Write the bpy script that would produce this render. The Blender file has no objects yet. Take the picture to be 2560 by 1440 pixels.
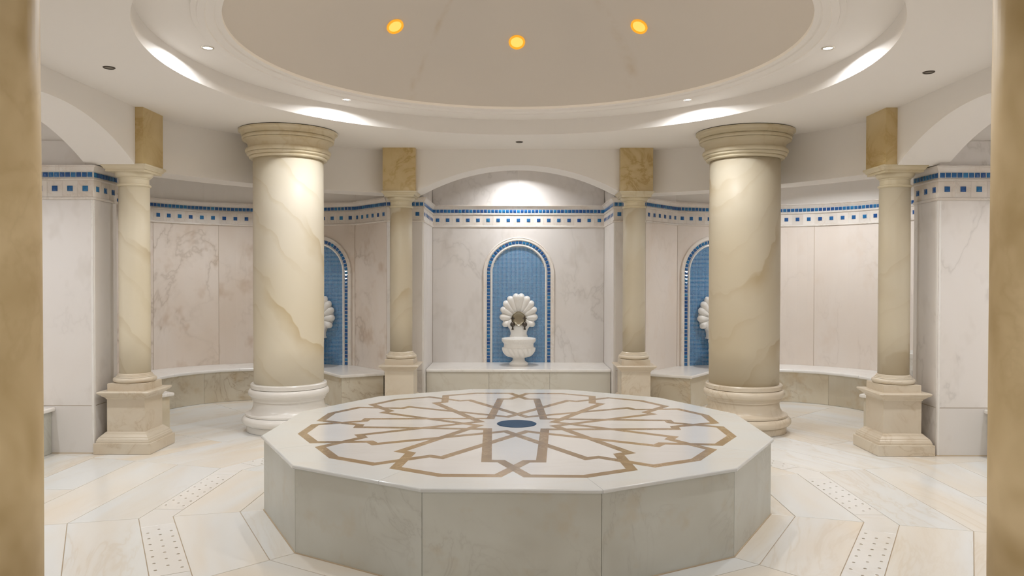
import bpy, bmesh, math, random
from math import sin, cos, pi, sqrt, atan2, radians, hypot
from mathutils import Vector, Matrix

random.seed(7)
scene = bpy.context.scene
COL = scene.collection

# ---------------------------------------------------------------- camera
F_PX, W_PX = 1895.4, 2560.0
cam_data = bpy.data.cameras.new('camera')
cam_data.sensor_width = 36.0
cam_data.lens = F_PX * 36.0 / W_PX
cam_data.clip_start = 0.05
cam = bpy.data.objects.new('camera', cam_data)
COL.objects.link(cam)
EYE = Vector((-0.0143, -5.1283, 1.459))
fwd = Vector((-sin(0.0037) * cos(0.0132), cos(0.0037) * cos(0.0132), -sin(0.0132)))
rot = fwd.to_track_quat('-Z', 'Y').to_matrix().to_4x4()
cam.matrix_world = Matrix.Translation(EYE) @ rot @ Matrix.Rotation(0.0016, 4, 'Z')
scene.camera = cam

# ---------------------------------------------------------------- world, exposure
world = bpy.data.worlds.new('world')
scene.world = world
world.use_nodes = True
world.node_tree.nodes['Background'].inputs[0].default_value = (0.05, 0.045, 0.04, 1)
world.node_tree.nodes['Background'].inputs[1].default_value = 0.0
vs = scene.view_settings
vs.view_transform = 'Standard'
vs.look = 'None'
vs.gamma = 1.0
vs.use_curve_mapping = False
vs.exposure = 0.10
try:
    scene.cycles.diffuse_bounces = 5
    scene.cycles.max_bounces = 8
    scene.cycles.glossy_bounces = 3
    scene.cycles.adaptive_threshold = 0.03
    scene.cycles.use_light_tree = False
    scene.cycles.caustics_reflective = False
    scene.cycles.caustics_refractive = False
except Exception:
    pass

# lamp strengths (each lamp is built with its own fixture further down)
COVE_W, COVE_COL = 13.5, (0.965, 0.985, 1.02)
ALCOVE_W, SIDE_W = 12.0, 11.5
DOME_W = 7.0
EXEDRA_W = {'nw': 10.5, 'ne': 19.0}
HALL_FILL_W = 11.0  # added fill lamps behind the camera

# ---------------------------------------------------------------- material helpers
MATS = {}

def nodes_of(name):
    m = bpy.data.materials.new(name)
    m.use_nodes = True
    nt = m.node_tree
    nt.nodes.clear()
    out = nt.nodes.new('ShaderNodeOutputMaterial')
    b = nt.nodes.new('ShaderNodeBsdfPrincipled')
    nt.links.new(b.outputs[0], out.inputs[0])
    MATS[name] = m
    return m, nt, b

def N(nt, typ, **kw):
    n = nt.nodes.new(typ)
    for k, v in kw.items():
        if k == 'inp':
            for a, b in v.items():
                n.inputs[a].default_value = b
        else:
            setattr(n, k, v)
    return n

def ramp(nt, fac, stops, interp='LINEAR'):
    r = nt.nodes.new('ShaderNodeValToRGB')
    r.color_ramp.interpolation = interp
    els = r.color_ramp.elements
    while len(els) > len(stops):
        els.remove(els[-1])
    while len(els) < len(stops):
        els.new(0.5)
    for e, (p, c) in zip(els, stops):
        e.position = p
        e.color = c if len(c) == 4 else (*c, 1)
    nt.links.new(fac, r.inputs[0])
    return r.outputs[0]

def math_n(nt, op, a, b=None, c=None):
    n = nt.nodes.new('ShaderNodeMath')
    n.operation = op
    for i, v in enumerate((a, b, c)):
        if v is None:
            continue
        if isinstance(v, (int, float)):
            n.inputs[i].default_value = v
        else:
            nt.links.new(v, n.inputs[i])
    return n.outputs[0]

def mix(nt, fac, a, b, blend='MIX'):
    n = nt.nodes.new('ShaderNodeMix')
    n.data_type = 'RGBA'
    n.blend_type = blend
    if isinstance(fac, (int, float)):
        n.inputs[0].default_value = fac
    else:
        nt.links.new(fac, n.inputs[0])
    for i, v in ((6, a), (7, b)):
        if isinstance(v, tuple):
            n.inputs[i].default_value = (*v, 1) if len(v) == 3 else v
        else:
            nt.links.new(v, n.inputs[i])
    return n.outputs[2]

def piece_coords(nt, scale=(1, 1, 1), rot=(0, 0, 0), spread=40.0):
    """object coordinates shifted by a random amount per object"""
    tc = N(nt, 'ShaderNodeTexCoord')
    oi = N(nt, 'ShaderNodeObjectInfo')
    mp = N(nt, 'ShaderNodeMapping')
    mp.inputs['Scale'].default_value = scale
    mp.inputs['Rotation'].default_value = rot
    nt.links.new(tc.outputs['Object'], mp.inputs['Vector'])
    cx = N(nt, 'ShaderNodeCombineXYZ')
    r1 = math_n(nt, 'MULTIPLY', oi.outputs['Random'], spread)
    r2 = math_n(nt, 'MULTIPLY', oi.outputs['Random'], spread * 1.7)
    r3 = math_n(nt, 'MULTIPLY', oi.outputs['Random'], -spread * 0.6)
    nt.links.new(r1, cx.inputs[0]); nt.links.new(r2, cx.inputs[1]); nt.links.new(r3, cx.inputs[2])
    va = N(nt, 'ShaderNodeVectorMath')
    va.operation = 'ADD'
    nt.links.new(mp.outputs[0], va.inputs[0])
    nt.links.new(cx.outputs[0], va.inputs[1])
    return va.outputs[0], oi.outputs['Random']

def noise(nt, vec, scale, detail=4.0, rough=0.55, dist=0.0):
    n = N(nt, 'ShaderNodeTexNoise', inp={'Scale': scale, 'Detail': detail, 'Roughness': rough, 'Distortion': dist})
    nt.links.new(vec, n.inputs['Vector'])
    return n.outputs[0]

def marble(name, base, cloud, vein, rough=0.22, scale=1.0, vein_w=0.035, vein_amt=0.6, cloud_amt=0.6,
           mscale=(1, 1, 1), mrot=(0, 0, 0), vary=0.06, dist=1.2, stain=None, stain_amt=0.0, vscale=1.3):
    m, nt, b = nodes_of(name)
    vec, rnd = piece_coords(nt, mscale, mrot)
    c1 = noise(nt, vec, 0.9 * scale, 2.5, 0.6, 0.4)
    f1 = ramp(nt, c1, [(0.38, (0, 0, 0)), (0.68, (1, 1, 1))])
    col = mix(nt, math_n(nt, 'MULTIPLY', f1, cloud_amt), base, cloud)
    v = noise(nt, vec, vscale * scale, 4.5, 0.62, dist)
    ridge = math_n(nt, 'ABSOLUTE', math_n(nt, 'SUBTRACT', v, 0.5))
    vf = ramp(nt, ridge, [(0.0, (1, 1, 1)), (vein_w, (0.28, 0.28, 0.28)), (vein_w * 3.2, (0, 0, 0))])
    gate = ramp(nt, noise(nt, vec, 0.7 * scale, 0.5, 0.5, 0.0), [(0.42, (0, 0, 0)), (0.62, (1, 1, 1))])
    vfac = math_n(nt, 'MULTIPLY', math_n(nt, 'MULTIPLY', vf, gate), vein_amt)
    col = mix(nt, vfac, col, vein)
    if stain:
        s = ramp(nt, noise(nt, vec, 2.2 * scale, 3, 0.7, 0.0), [(0.55, (0, 0, 0)), (0.72, (1, 1, 1))])
        col = mix(nt, math_n(nt, 'MULTIPLY', s, stain_amt), col, stain)
    tone = math_n(nt, 'ADD', math_n(nt, 'MULTIPLY', rnd, vary * 2), 1.0 - vary)
    hsv = N(nt, 'ShaderNodeHueSaturation')
    nt.links.new(tone, hsv.inputs['Value'])
    nt.links.new(col, hsv.inputs['Color'])
    nt.links.new(hsv.outputs[0], b.inputs['Base Color'])
    b.inputs['Roughness'].default_value = rough
    b.inputs['Specular IOR Level'].default_value = 0.45
    return m

def plain(name, col, rough=0.5, metal=0.0, vary=0.0, bump=0.0, bscale=60.0, mottle=0.0):
    m, nt, b = nodes_of(name)
    if vary or mottle:
        vec, rnd = piece_coords(nt)
        c = col
        if mottle:
            n = noise(nt, vec, 6.0, 4, 0.6, 0.3)
            c = mix(nt, math_n(nt, 'MULTIPLY', n, mottle), col, tuple(x * 0.45 for x in col))
        hsv = N(nt, 'ShaderNodeHueSaturation')
        tone = math_n(nt, 'ADD', math_n(nt, 'MULTIPLY', rnd, vary * 2), 1.0 - vary)
        nt.links.new(tone, hsv.inputs['Value'])
        if isinstance(c, tuple):
            hsv.inputs['Color'].default_value = (*c, 1)
        else:
            nt.links.new(c, hsv.inputs['Color'])
        nt.links.new(hsv.outputs[0], b.inputs['Base Color'])
    else:
        b.inputs['Base Color'].default_value = (*col, 1)
    b.inputs['Roughness'].default_value = rough
    b.inputs['Metallic'].default_value = metal
    if bump:
        tc = N(nt, 'ShaderNodeTexCoord')
        n = noise(nt, tc.outputs['Object'], bscale, 3, 0.6)
        bm_ = N(nt, 'ShaderNodeBump', inp={'Strength': bump, 'Distance': 0.002})
        nt.links.new(n, bm_.inputs['Height'])
        nt.links.new(bm_.outputs[0], b.inputs['Normal'])
    return m

def emitter(name, col, strength):
    m, nt, b = nodes_of(name)
    b.inputs['Base Color'].default_value = (0.02, 0.02, 0.02, 1)
    b.inputs['Emission Color'].default_value = (*col, 1)
    b.inputs['Emission Strength'].default_value = strength
    m.cycles.emission_sampling = 'NONE'      # the lamp behind the lens carries its light
    return m

# plaster
def plaster(name, col):
    m, nt, b = nodes_of(name)
    tc = N(nt, 'ShaderNodeTexCoord')
    n = noise(nt, tc.outputs['Object'], 0.8, 1, 0.6, 0.0)
    c = mix(nt, math_n(nt, 'MULTIPLY', n, 0.35), col, tuple(x * 0.93 for x in col))
    nt.links.new(c, b.inputs['Base Color'])
    b.inputs['Roughness'].default_value = 0.75
    b.inputs['Specular IOR Level'].default_value = 0.2
    return m

plaster('plaster', (0.88, 0.845, 0.80))
# dome: plaster with two faint rusty damp streaks running up from the rim
def dome_mat():
    m, nt, b = nodes_of('dome_plaster')
    tc = N(nt, 'ShaderNodeTexCoord')
    sep = N(nt, 'ShaderNodeSeparateXYZ')
    nt.links.new(tc.outputs['Object'], sep.inputs[0])
    ang = math_n(nt, 'ARCTAN2', sep.outputs[0], sep.outputs[1])
    wob = noise(nt, tc.outputs['Object'], 3.0, 4, 0.6, 0.2)
    ang = math_n(nt, 'ADD', ang, math_n(nt, 'MULTIPLY', math_n(nt, 'SUBTRACT', wob, 0.5), 0.10))
    f = None
    for a0, wd in ((-0.52, 0.025), (0.62, 0.05)):
        d = math_n(nt, 'ABSOLUTE', math_n(nt, 'SUBTRACT', ang, a0))
        g = math_n(nt, 'SUBTRACT', 1.0, math_n(nt, 'MINIMUM', math_n(nt, 'DIVIDE', d, wd), 1.0))
        f = g if f is None else math_n(nt, 'MAXIMUM', f, g)
    patch = ramp(nt, noise(nt, tc.outputs['Object'], 5.0, 4, 0.6), [(0.4, (0, 0, 0)), (0.7, (1, 1, 1))])
    f = math_n(nt, 'MULTIPLY', math_n(nt, 'MULTIPLY', f, patch), 0.5)
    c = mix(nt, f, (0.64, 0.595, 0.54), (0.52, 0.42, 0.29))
    nt.links.new(c, b.inputs['Base Color'])
    b.inputs['Roughness'].default_value = 0.8
    b.inputs['Specular IOR Level'].default_value = 0.2
dome_mat()

marble('wall_marble', (0.755, 0.72, 0.69), (0.73, 0.68, 0.63), (0.44, 0.41, 0.37), rough=0.28, scale=1.3, vein_w=0.014,
       vein_amt=0.36, cloud_amt=0.8, stain=(0.55, 0.50, 0.44), stain_amt=0.45, vary=0.03, dist=0.3, mscale=(1, 1, 0.6), mrot=(0.5, 0.6, 0.3))
marble('bay_marble', (0.775, 0.70, 0.63), (0.715, 0.61, 0.51), (0.36, 0.28, 0.20), rough=0.28, scale=1.3, vein_w=0.02,
       vein_amt=0.5, cloud_amt=0.85, stain=(0.50, 0.36, 0.24), stain_amt=0.55, vary=0.03, dist=0.35, mscale=(1, 1, 0.8), mrot=(0.5, -0.6, 0.3))
marble('pale_bay_marble', (0.765, 0.695, 0.63), (0.735, 0.645, 0.56), (0.46, 0.38, 0.30), rough=0.28, scale=1.3, vein_w=0.012,
       vein_amt=0.2, cloud_amt=0.8, stain=(0.62, 0.48, 0.35), stain_amt=0.25, vary=0.03, dist=0.35, mscale=(1, 1, 0.6), mrot=(0.5, 0.6, 0.3))
marble('white_marble', (0.82, 0.80, 0.765), (0.77, 0.73, 0.67), (0.55, 0.49, 0.42), rough=0.25, scale=1.6, vein_w=0.015,
       vein_amt=0.25, cloud_amt=0.6, vary=0.04)
marble('frieze_marble', (0.78, 0.735, 0.68), (0.71, 0.63, 0.55), (0.50, 0.40, 0.29), rough=0.3, scale=5, vein_w=0.03,
       vein_amt=0.35, cloud_amt=0.7, vary=0.08)
def column_stone(name, base, cloud, vein, lean, rough=0.48, freq=1.05):
    """soft slanting veins, crisp on their upper edge and fading below"""
    m, nt, b = nodes_of(name)
    vec, rnd = piece_coords(nt)
    w1 = noise(nt, vec, 1.3, 3.5, 0.6, 0.0)
    cl = ramp(nt, noise(nt, vec, 0.8, 2, 0.55, 0.3), [(0.35, (0, 0, 0)), (0.7, (1, 1, 1))])
    col = mix(nt, math_n(nt, 'MULTIPLY', cl, 0.8), base, cloud)
    sep = N(nt, 'ShaderNodeSeparateXYZ')
    nt.links.new(vec, sep.inputs[0])
    t0 = math_n(nt, 'ADD', math_n(nt, 'MULTIPLY', sep.outputs[0], lean), sep.outputs[2])
    t0 = math_n(nt, 'ADD', t0, math_n(nt, 'MULTIPLY', sep.outputs[1], 0.35))
    gate = ramp(nt, noise(nt, vec, 1.6, 1, 0.5, 0.0), [(0.40, (0, 0, 0)), (0.60, (1, 1, 1))])
    for k, (f, amp, amt, width) in enumerate(((freq, 1.1, 0.75, 0.26), (freq * 2.3, 1.7, 0.25, 0.2))):
        t = math_n(nt, 'ADD', math_n(nt, 'MULTIPLY', t0, f), math_n(nt, 'MULTIPLY', w1, amp))
        fr = math_n(nt, 'FRACT', t)
        vf = ramp(nt, fr, [(0.0, (0, 0, 0)), (1 - width, (0, 0, 0)), (0.975, (1, 1, 1)), (1.0, (0, 0, 0))])
        vf = math_n(nt, 'MULTIPLY', vf, gate if k == 0 else math_n(nt, 'SUBTRACT', 1.0, gate))
        col = mix(nt, math_n(nt, 'MULTIPLY', vf, amt), col, vein)
    nt.links.new(col, b.inputs['Base Color'])
    b.inputs['Roughness'].default_value = rough
    b.inputs['Specular IOR Level'].default_value = 0.35
column_stone('column_marble', (0.77, 0.71, 0.585), (0.73, 0.645, 0.465), (0.55, 0.43, 0.23), 1.0)
column_stone('column_marble_shaded', (0.60, 0.54, 0.42), (0.54, 0.46, 0.32), (0.42, 0.32, 0.18), -1.1)  # darker copy of the column marble, weaker light put into its colour
column_stone('column_marble_c', (0.73, 0.66, 0.52), (0.67, 0.58, 0.40), (0.48, 0.37, 0.20), 1.3)
marble('edge_marble', (0.74, 0.585, 0.345), (0.43, 0.30, 0.125), (0.40, 0.28, 0.12), rough=0.6, scale=4.5, vein_w=0.05,
       vein_amt=0.25, cloud_amt=0.85, mscale=(1, 1, 0.7), mrot=(0.3, 0.6, 0.1), vary=0.02, dist=0.2)
marble('pedestal_marble', (0.665, 0.59, 0.475), (0.62, 0.515, 0.385), (0.46, 0.35, 0.22), rough=0.3, scale=2.2, vein_w=0.025,
       vein_amt=0.5, cloud_amt=0.7, mrot=(0.4, 0.6, 0.2), vary=0.04)
marble('capital_marble', (0.72, 0.645, 0.485), (0.66, 0.56, 0.375), (0.52, 0.40, 0.20), rough=0.4, scale=2.0, vein_w=0.03,
       vein_amt=0.45, cloud_amt=0.8, mrot=(0.4, 0.6, 0.2), vary=0.03, dist=0.3)
marble('capital_marble_shaded', (0.60, 0.53, 0.38), (0.55, 0.46, 0.29), (0.44, 0.33, 0.16), rough=0.4, scale=2.0, vein_w=0.03,
       vein_amt=0.45, cloud_amt=0.8, mrot=(0.4, 0.6, 0.2), vary=0.03, dist=0.3)  # capital marble darkened to match the shaded shafts
marble('ochre_marble', (0.66, 0.525, 0.285), (0.57, 0.425, 0.20), (0.44, 0.29, 0.09), rough=0.3, scale=2.0, vein_w=0.04,
       vein_amt=0.8, cloud_amt=0.8, mrot=(0.5, 0.7, 0.2), vary=0.05)
marble('drain_marble', (0.755, 0.75, 0.73), (0.735, 0.69, 0.62), (0.62, 0.54, 0.44), rough=0.24, scale=1.2, vein_w=0.02,
       vein_amt=0.2, cloud_amt=0.6, vary=0.02)
marble('floor_marble', (0.74, 0.75, 0.74), (0.745, 0.65, 0.52), (0.62, 0.52, 0.39), rough=0.22, scale=0.9, vein_w=0.03,
       vein_amt=0.35, cloud_amt=0.85, mscale=(0.6, 2.6, 1), vary=0.03)
marble('rim_marble', (0.635, 0.655, 0.655), (0.645, 0.63, 0.60), (0.62, 0.57, 0.50), rough=0.16, scale=1.4, vein_w=0.02,
       vein_amt=0.3, cloud_amt=0.6, mscale=(0.6, 2.0, 1), vary=0.02)
marble('inlay_marble', (0.65, 0.64, 0.63), (0.61, 0.59, 0.575), (0.55, 0.52, 0.49), rough=0.14, scale=2.0, vein_w=0.03,
       vein_amt=0.3, cloud_amt=0.7, mscale=(0.6, 2.2, 1), vary=0.03)
marble('brown_marble', (0.30, 0.205, 0.11), (0.25, 0.17, 0.09), (0.60, 0.48, 0.31), rough=0.14, scale=9.0, vein_w=0.02,
       vein_amt=0.35, cloud_amt=0.8, vary=0.16)
marble('side_marble', (0.56, 0.565, 0.515), (0.47, 0.46, 0.40), (0.32, 0.30, 0.26), rough=0.34, scale=2.2, vein_w=0.02,
       vein_amt=0.3, cloud_amt=0.8, stain=(0.49, 0.42, 0.30), stain_amt=0.4, vary=0.06)
marble('alcove_bench_marble', (0.69, 0.665, 0.59), (0.63, 0.59, 0.50), (0.42, 0.36, 0.26), rough=0.3, scale=1.8, vein_w=0.02,
       vein_amt=0.3, cloud_amt=0.85, vary=0.03)
marble('bench_marble', (0.68, 0.63, 0.52), (0.58, 0.50, 0.36), (0.36, 0.26, 0.15), rough=0.3, scale=1.8, vein_w=0.02,
       vein_amt=0.55, cloud_amt=0.85, stain=(0.52, 0.38, 0.20), stain_amt=0.5, vary=0.08)
marble('carved_marble', (0.84, 0.825, 0.79), (0.79, 0.75, 0.69), (0.55, 0.48, 0.40), rough=0.3, scale=6, vein_w=0.02,
       vein_amt=0.25, cloud_amt=0.5, vary=0.02)
plain('grout', (0.50, 0.40, 0.28), 0.8)
plain('wall_grout', (0.52, 0.43, 0.33), 0.8)
plain('chrome', (0.62, 0.58, 0.50), 0.16, 1.0)
plain('dark_bronze', (0.10, 0.085, 0.07), 0.25, 0.9)
plain('bronze_plate', (0.34, 0.30, 0.22), 0.3, 1.0)
plain('lamp_dark', (0.06, 0.045, 0.03), 0.4)
plain('lamp_off', (0.30, 0.27, 0.22), 0.3, 0.6)
plain('hole_dark', (0.16, 0.10, 0.05), 0.8)
plain('white_ring', (0.78, 0.76, 0.72), 0.35)
plain('amber_ring', (0.75, 0.45, 0.05), 0.3)
plain('gap_shade_dark', (0.05, 0.035, 0.02), 0.7)
emitter('lens_white', (1.0, 0.97, 0.93), 14.0)
emitter('lens_amber', (1.0, 0.40, 0.012), 0.95)
emitter('lens_amber_core', (1.0, 0.68, 0.13), 1.0)

def blue_glass(name, lo, hi, rough):
    m, nt, b = nodes_of(name)
    oi = N(nt, 'ShaderNodeObjectInfo')
    c = ramp(nt, oi.outputs['Random'], [(0.0, lo), (0.7, tuple((x + y) / 2 for x, y in zip(lo, hi))), (1.0, hi)])
    nt.links.new(c, b.inputs['Base Color'])
    b.inputs['Roughness'].default_value = rough
    b.inputs['Specular IOR Level'].default_value = 0.6
blue_glass('blue_tile', (0.012, 0.075, 0.27), (0.020, 0.19, 0.42), 0.12)
plain('blue_disc', (0.008, 0.042, 0.10), 0.3, 0.0)
MATS['blue_disc'].node_tree.nodes['Principled BSDF'].inputs['Specular IOR Level'].default_value = 0.06

def mosaic_mat():
    m, nt, b = nodes_of('mosaic')
    g = N(nt, 'ShaderNodeNewGeometry')
    c = ramp(nt, g.outputs['Random Per Island'], [(0.0, (0.04, 0.16, 0.36)), (0.35, (0.055, 0.215, 0.44)),
                                                  (0.7, (0.065, 0.245, 0.48)), (0.92, (0.10, 0.31, 0.56)), (1.0, (0.045, 0.25, 0.46))])
    nt.links.new(c, b.inputs['Base Color'])
    b.inputs['Roughness'].default_value = 0.2
mosaic_mat()
plain('mosaic_grout', (0.60, 0.68, 0.75), 0.7)
plain('pale_grout', (0.74, 0.72, 0.67), 0.7)

# ---------------------------------------------------------------- mesh helpers
def mesh_from(name, vf, mat, smooth=False):
    me = bpy.data.meshes.new(name)
    me.from_pydata([tuple(v) for v in vf[0]], [], vf[1])
    me.update()
    bm = bmesh.new()
    bm.from_mesh(me)
    bmesh.ops.recalc_face_normals(bm, faces=bm.faces)
    bm.to_mesh(me)
    bm.free()
    me.materials.append(MATS[mat])
    if smooth:
        me.polygons.foreach_set('use_smooth', [True] * len(me.polygons))
        if smooth != 'all':
            try:
                me.set_sharp_from_angle(angle=radians(smooth if smooth is not True else 32))
            except Exception:
                pass
    return me

def obj(name, me, parent=None, loc=(0, 0, 0), rz=0.0):
    o = bpy.data.objects.new(name, me)
    COL.objects.link(o)
    o.location = loc
    o.rotation_euler = (0, 0, rz)
    if parent:
        o.parent = parent
    return o

def part(name, vf, mat, parent=None, smooth=False, loc=(0, 0, 0), rz=0.0):
    return obj(name, mesh_from(name, vf, mat, smooth), parent, loc, rz)

def tag(o, label, cat, group=None, kind=None):
    o['label'] = label
    o['category'] = cat
    if group:
        o['group'] = group
    if kind:
        o['kind'] = kind
    return o

def thing(name, label, cat, loc=(0, 0, 0), rz=0.0, group=None, kind=None):
    o = obj(name, None, None, loc, rz)
    return tag(o, label, cat, group, kind)

def copy_tree(src, parent=None):
    c = src.copy()
    COL.objects.link(c)
    c.parent = parent
    for ch in list(src.children):
        copy_tree(ch, c)
    return c

def join(*vfs):
    V, Fc = [], []
    for v, f in vfs:
        o = len(V)
        V += list(v)
        Fc += [tuple(i + o for i in q) for q in f]
    return V, Fc

def xf(vf, M):
    return [tuple(M @ Vector(v)) for v in vf[0]], vf[1]

def box(x0, x1, y0, y1, z0, z1):
    v = [(x0, y0, z0), (x1, y0, z0), (x1, y1, z0), (x0, y1, z0), (x0, y0, z1), (x1, y0, z1), (x1, y1, z1), (x0, y1, z1)]
    f = [(0, 3, 2, 1), (4, 5, 6, 7), (0, 1, 5, 4), (1, 2, 6, 5), (2, 3, 7, 6), (3, 0, 4, 7)]
    return v, f

def area2(poly):
    return sum(poly[i][0] * poly[(i + 1) % len(poly)][1] - poly[(i + 1) % len(poly)][0] * poly[i][1] for i in range(len(poly))) / 2

def inset(poly, d):
    """miter inset of a CCW polygon"""
    if area2(poly) < 0:
        poly = poly[::-1]
    n = len(poly)
    out = []
    for i in range(n):
        a, b, c = Vector(poly[i - 1]), Vector(poly[i]), Vector(poly[(i + 1) % n])
        t1, t2 = (b - a).normalized(), (c - b).normalized()
        n1, n2 = Vector((-t1.y, t1.x)), Vector((-t2.y, t2.x))
        k = max(0.25, 1 + n1.dot(n2))
        out.append(tuple(b + (n1 + n2) / k * d))
    return out

def prism(poly, z0, z1, ch=0.0):
    """vertical prism, optional chamfered upper edge"""
    if area2(poly) < 0:
        poly = poly[::-1]
    n = len(poly)
    rings = [[(x, y, z0) for x, y in poly]]
    if ch > 0:
        rings.append([(x, y, z1 - ch) for x, y in poly])
        rings.append([(x, y, z1) for x, y in inset(poly, ch)])
    else:
        rings.append([(x, y, z1) for x, y in poly])
    v = [p for r in rings for p in r]
    f = [tuple(range(n))[::-1], tuple(range((len(rings) - 1) * n, len(rings) * n))]
    for k in range(len(rings) - 1):
        for i in range(n):
            j = (i + 1) % n
            f.append((k * n + i, k * n + j, (k + 1) * n + j, (k + 1) * n + i))
    return v, f

def lathe(prof, n=64, cap=True, rfun=None):
    v, f = [], []
    for r, z in prof:
        for i in range(n):
            a = 2 * pi * i / n
            rr = r if rfun is None else rfun(r, z, a)
            v.append((rr * cos(a), rr * sin(a), z))
    m = len(prof)
    for k in range(m - 1):
        for i in range(n):
            j = (i + 1) % n
            f.append((k * n + i, k * n + j, (k + 1) * n + j, (k + 1) * n + i))
    if cap:
        f.append(tuple(range(n))[::-1])
        f.append(tuple(range((m - 1) * n, m * n)))
    return v, f

def square_loft(prof):
    v, f = [], []
    for h, z in prof:
        v += [(-h, -h, z), (h, -h, z), (h, h, z), (-h, h, z)]
    m = len(prof)
    for k in range(m - 1):
        for i in range(4):
            j = (i + 1) % 4
            f.append((4 * k + i, 4 * k + j, 4 * k + 4 + j, 4 * k + 4 + i))
    f.append((3, 2, 1, 0))
    f.append((4 * m - 4, 4 * m - 3, 4 * m - 2, 4 * m - 1))
    return v, f

def torus_prof(r0, z0, rad, zh, n=8, a0=-90, a1=90):
    """half round bulging outwards: centre (r0,z0), radial radius rad, vertical half height zh"""
    return [(r0 + rad * cos(radians(a0 + (a1 - a0) * i / n)), z0 + zh * sin(radians(a0 + (a1 - a0) * i / n))) for i in range(n + 1)]

class Path:
    """open polyline in plan, the room on its left"""
    def __init__(self, pts):
        self.p = [Vector(q) for q in pts]
        self.s = [0.0]
        for a, b in zip(self.p, self.p[1:]):
            self.s.append(self.s[-1] + (b - a).length)
        self.L = self.s[-1]
    def miters(self):
        ms = []
        n = len(self.p)
        for i in range(n):
            t1 = (self.p[i] - self.p[i - 1]).normalized() if i else (self.p[1] - self.p[0]).normalized()
            t2 = (self.p[i + 1] - self.p[i]).normalized() if i < n - 1 else t1
            n1, n2 = Vector((-t1.y, t1.x)), Vector((-t2.y, t2.x))
            ms.append((n1 + n2) / (1 + n1.dot(n2)))
        return ms
    def at(self, s):
        s = min(max(s, 0), self.L - 1e-9)
        for i in range(len(self.p) - 1):
            if s <= self.s[i + 1]:
                t = (self.p[i + 1] - self.p[i]).normalized()
                return self.p[i] + t * (s - self.s[i]), t, Vector((-t.y, t.x))
    def sub(self, s0, s1):
        pts = [self.at(s0)[0]]
        for q, s in zip(self.p, self.s):
            if s0 + 1e-6 < s < s1 - 1e-6:
                pts.append(q)
        pts.append(self.at(s1)[0])
        return Path(pts)

def sweep(path, prof):
    """prof: closed polygon of (distance into the room, z)"""
    ms = path.miters()
    k = len(prof)
    v, f = [], []
    for q, m in zip(path.p, ms):
        for d, z in prof:
            w = q + m * d
            v.append((w.x, w.y, z))
    for i in range(len(path.p) - 1):
        for j in range(k):
            jj = (j + 1) % k
            f.append((i * k + j, i * k + jj, (i + 1) * k + jj, (i + 1) * k + j))
    f.append(tuple(range(k)))
    f.append(tuple(range((len(path.p) - 1) * k, len(path.p) * k))[::-1])
    return v, f

def face_rot(nrm):
    """z rotation that turns local -Y to the plan direction nrm"""
    return atan2(nrm.x, -nrm.y)

# ---------------------------------------------------------------- key dimensions
ZC = 2.865            # flat ceiling
ZB = 0.385            # bench height
EX = 2.92             # exedra centre (both coordinates)
RX = 1.50             # exedra wall radius
RB = 0.96             # exedra bench radius
PSI = -0.0175         # slight turn of the stone and the floor rings
NY, NB, NXL, NXR = 3.57, 4.51, -1.06, 1.12
AE, BE = 3.456, 1.10
AW, BW = 3.492, 1.12

def polar(azdeg, r):
    a = radians(azdeg) + PSI
    return (r * sin(a), -r * cos(a))

# ---------------------------------------------------------------- floor
floor = thing('floor', 'pale marble paving laid in twelve-sided rings around the stone', 'floor', kind='structure')
part('bedding', prism([(-6.9, -7.0), (6.9, -7.0), (6.9, 6.9), (-6.9, 6.9)], -0.12, -0.004), 'grout', floor)
RINGS = [1.60, 1.777, 2.164, 2.357, 2.746, 3.15, 3.56, 4.2, 4.95, 5.8, 6.9]

def perforated(length, width, t=0.02):
    """rectangular drain slab centred on the origin, three staggered rows of through holes"""
    V, Fc = [], []
    nx = max(3, int(length / 0.052))
    dx, dy = length / nx, width / 3.0
    hr = 0.0088
    def quad(a, b, c, d):
        o = len(V)
        V.extend((a, b, c, d))
        Fc.append((o, o + 1, o + 2, o + 3))
    for i in range(nx):
        for j in range(3):
            x0, y0 = -length / 2 + i * dx, -width / 2 + j * dy
            if (i + j) % 2 == 0 and 0 < i < nx - 1:
                sh = (j - 1) * 0.008
                cx_, cy_ = x0 + dx / 2 + sh, y0 + dy / 2
                o = len(V)
                outer = [(x0, y0), (x0 + dx / 2, y0), (x0 + dx, y0), (x0 + dx, y0 + dy / 2), (x0 + dx, y0 + dy),
                         (x0 + dx / 2, y0 + dy), (x0, y0 + dy), (x0, y0 + dy / 2)]
                for x, y in outer:
                    V.append((x, y, 0))
                for k in range(8):
                    a = radians(225 + 45 * k)
                    V.append((cx_ + hr * cos(a), cy_ + hr * sin(a), 0))
                for k in range(8):
                    a = radians(225 + 45 * k)
                    V.append((cx_ + hr * cos(a), cy_ + hr * sin(a), -t))
                for k in range(8):
                    l = (k + 1) % 8
                    Fc.append((o + k, o + l, o + 8 + l, o + 8 + k))
                    Fc.append((o + 8 + k, o + 8 + l, o + 16 + l, o + 16 + k))
            else:
                quad((x0, y0, 0), (x0 + dx, y0, 0), (x0 + dx, y0 + dy, 0), (x0, y0 + dy, 0))
    l2, w2 = length / 2, width / 2
    for a, b in (((-l2, -w2), (l2, -w2)), ((l2, -w2), (l2, w2)), ((l2, w2), (-l2, w2)), ((-l2, w2), (-l2, -w2))):
        quad((a[0], a[1], 0), (a[0], a[1], -t), (b[0], b[1], -t), (b[0], b[1], 0))
    me = bpy.data.meshes.new('perforated_slab')
    me.from_pydata(V, [], Fc)
    me.update()
    me.materials.append(MATS['drain_marble'])
    return me

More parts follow.
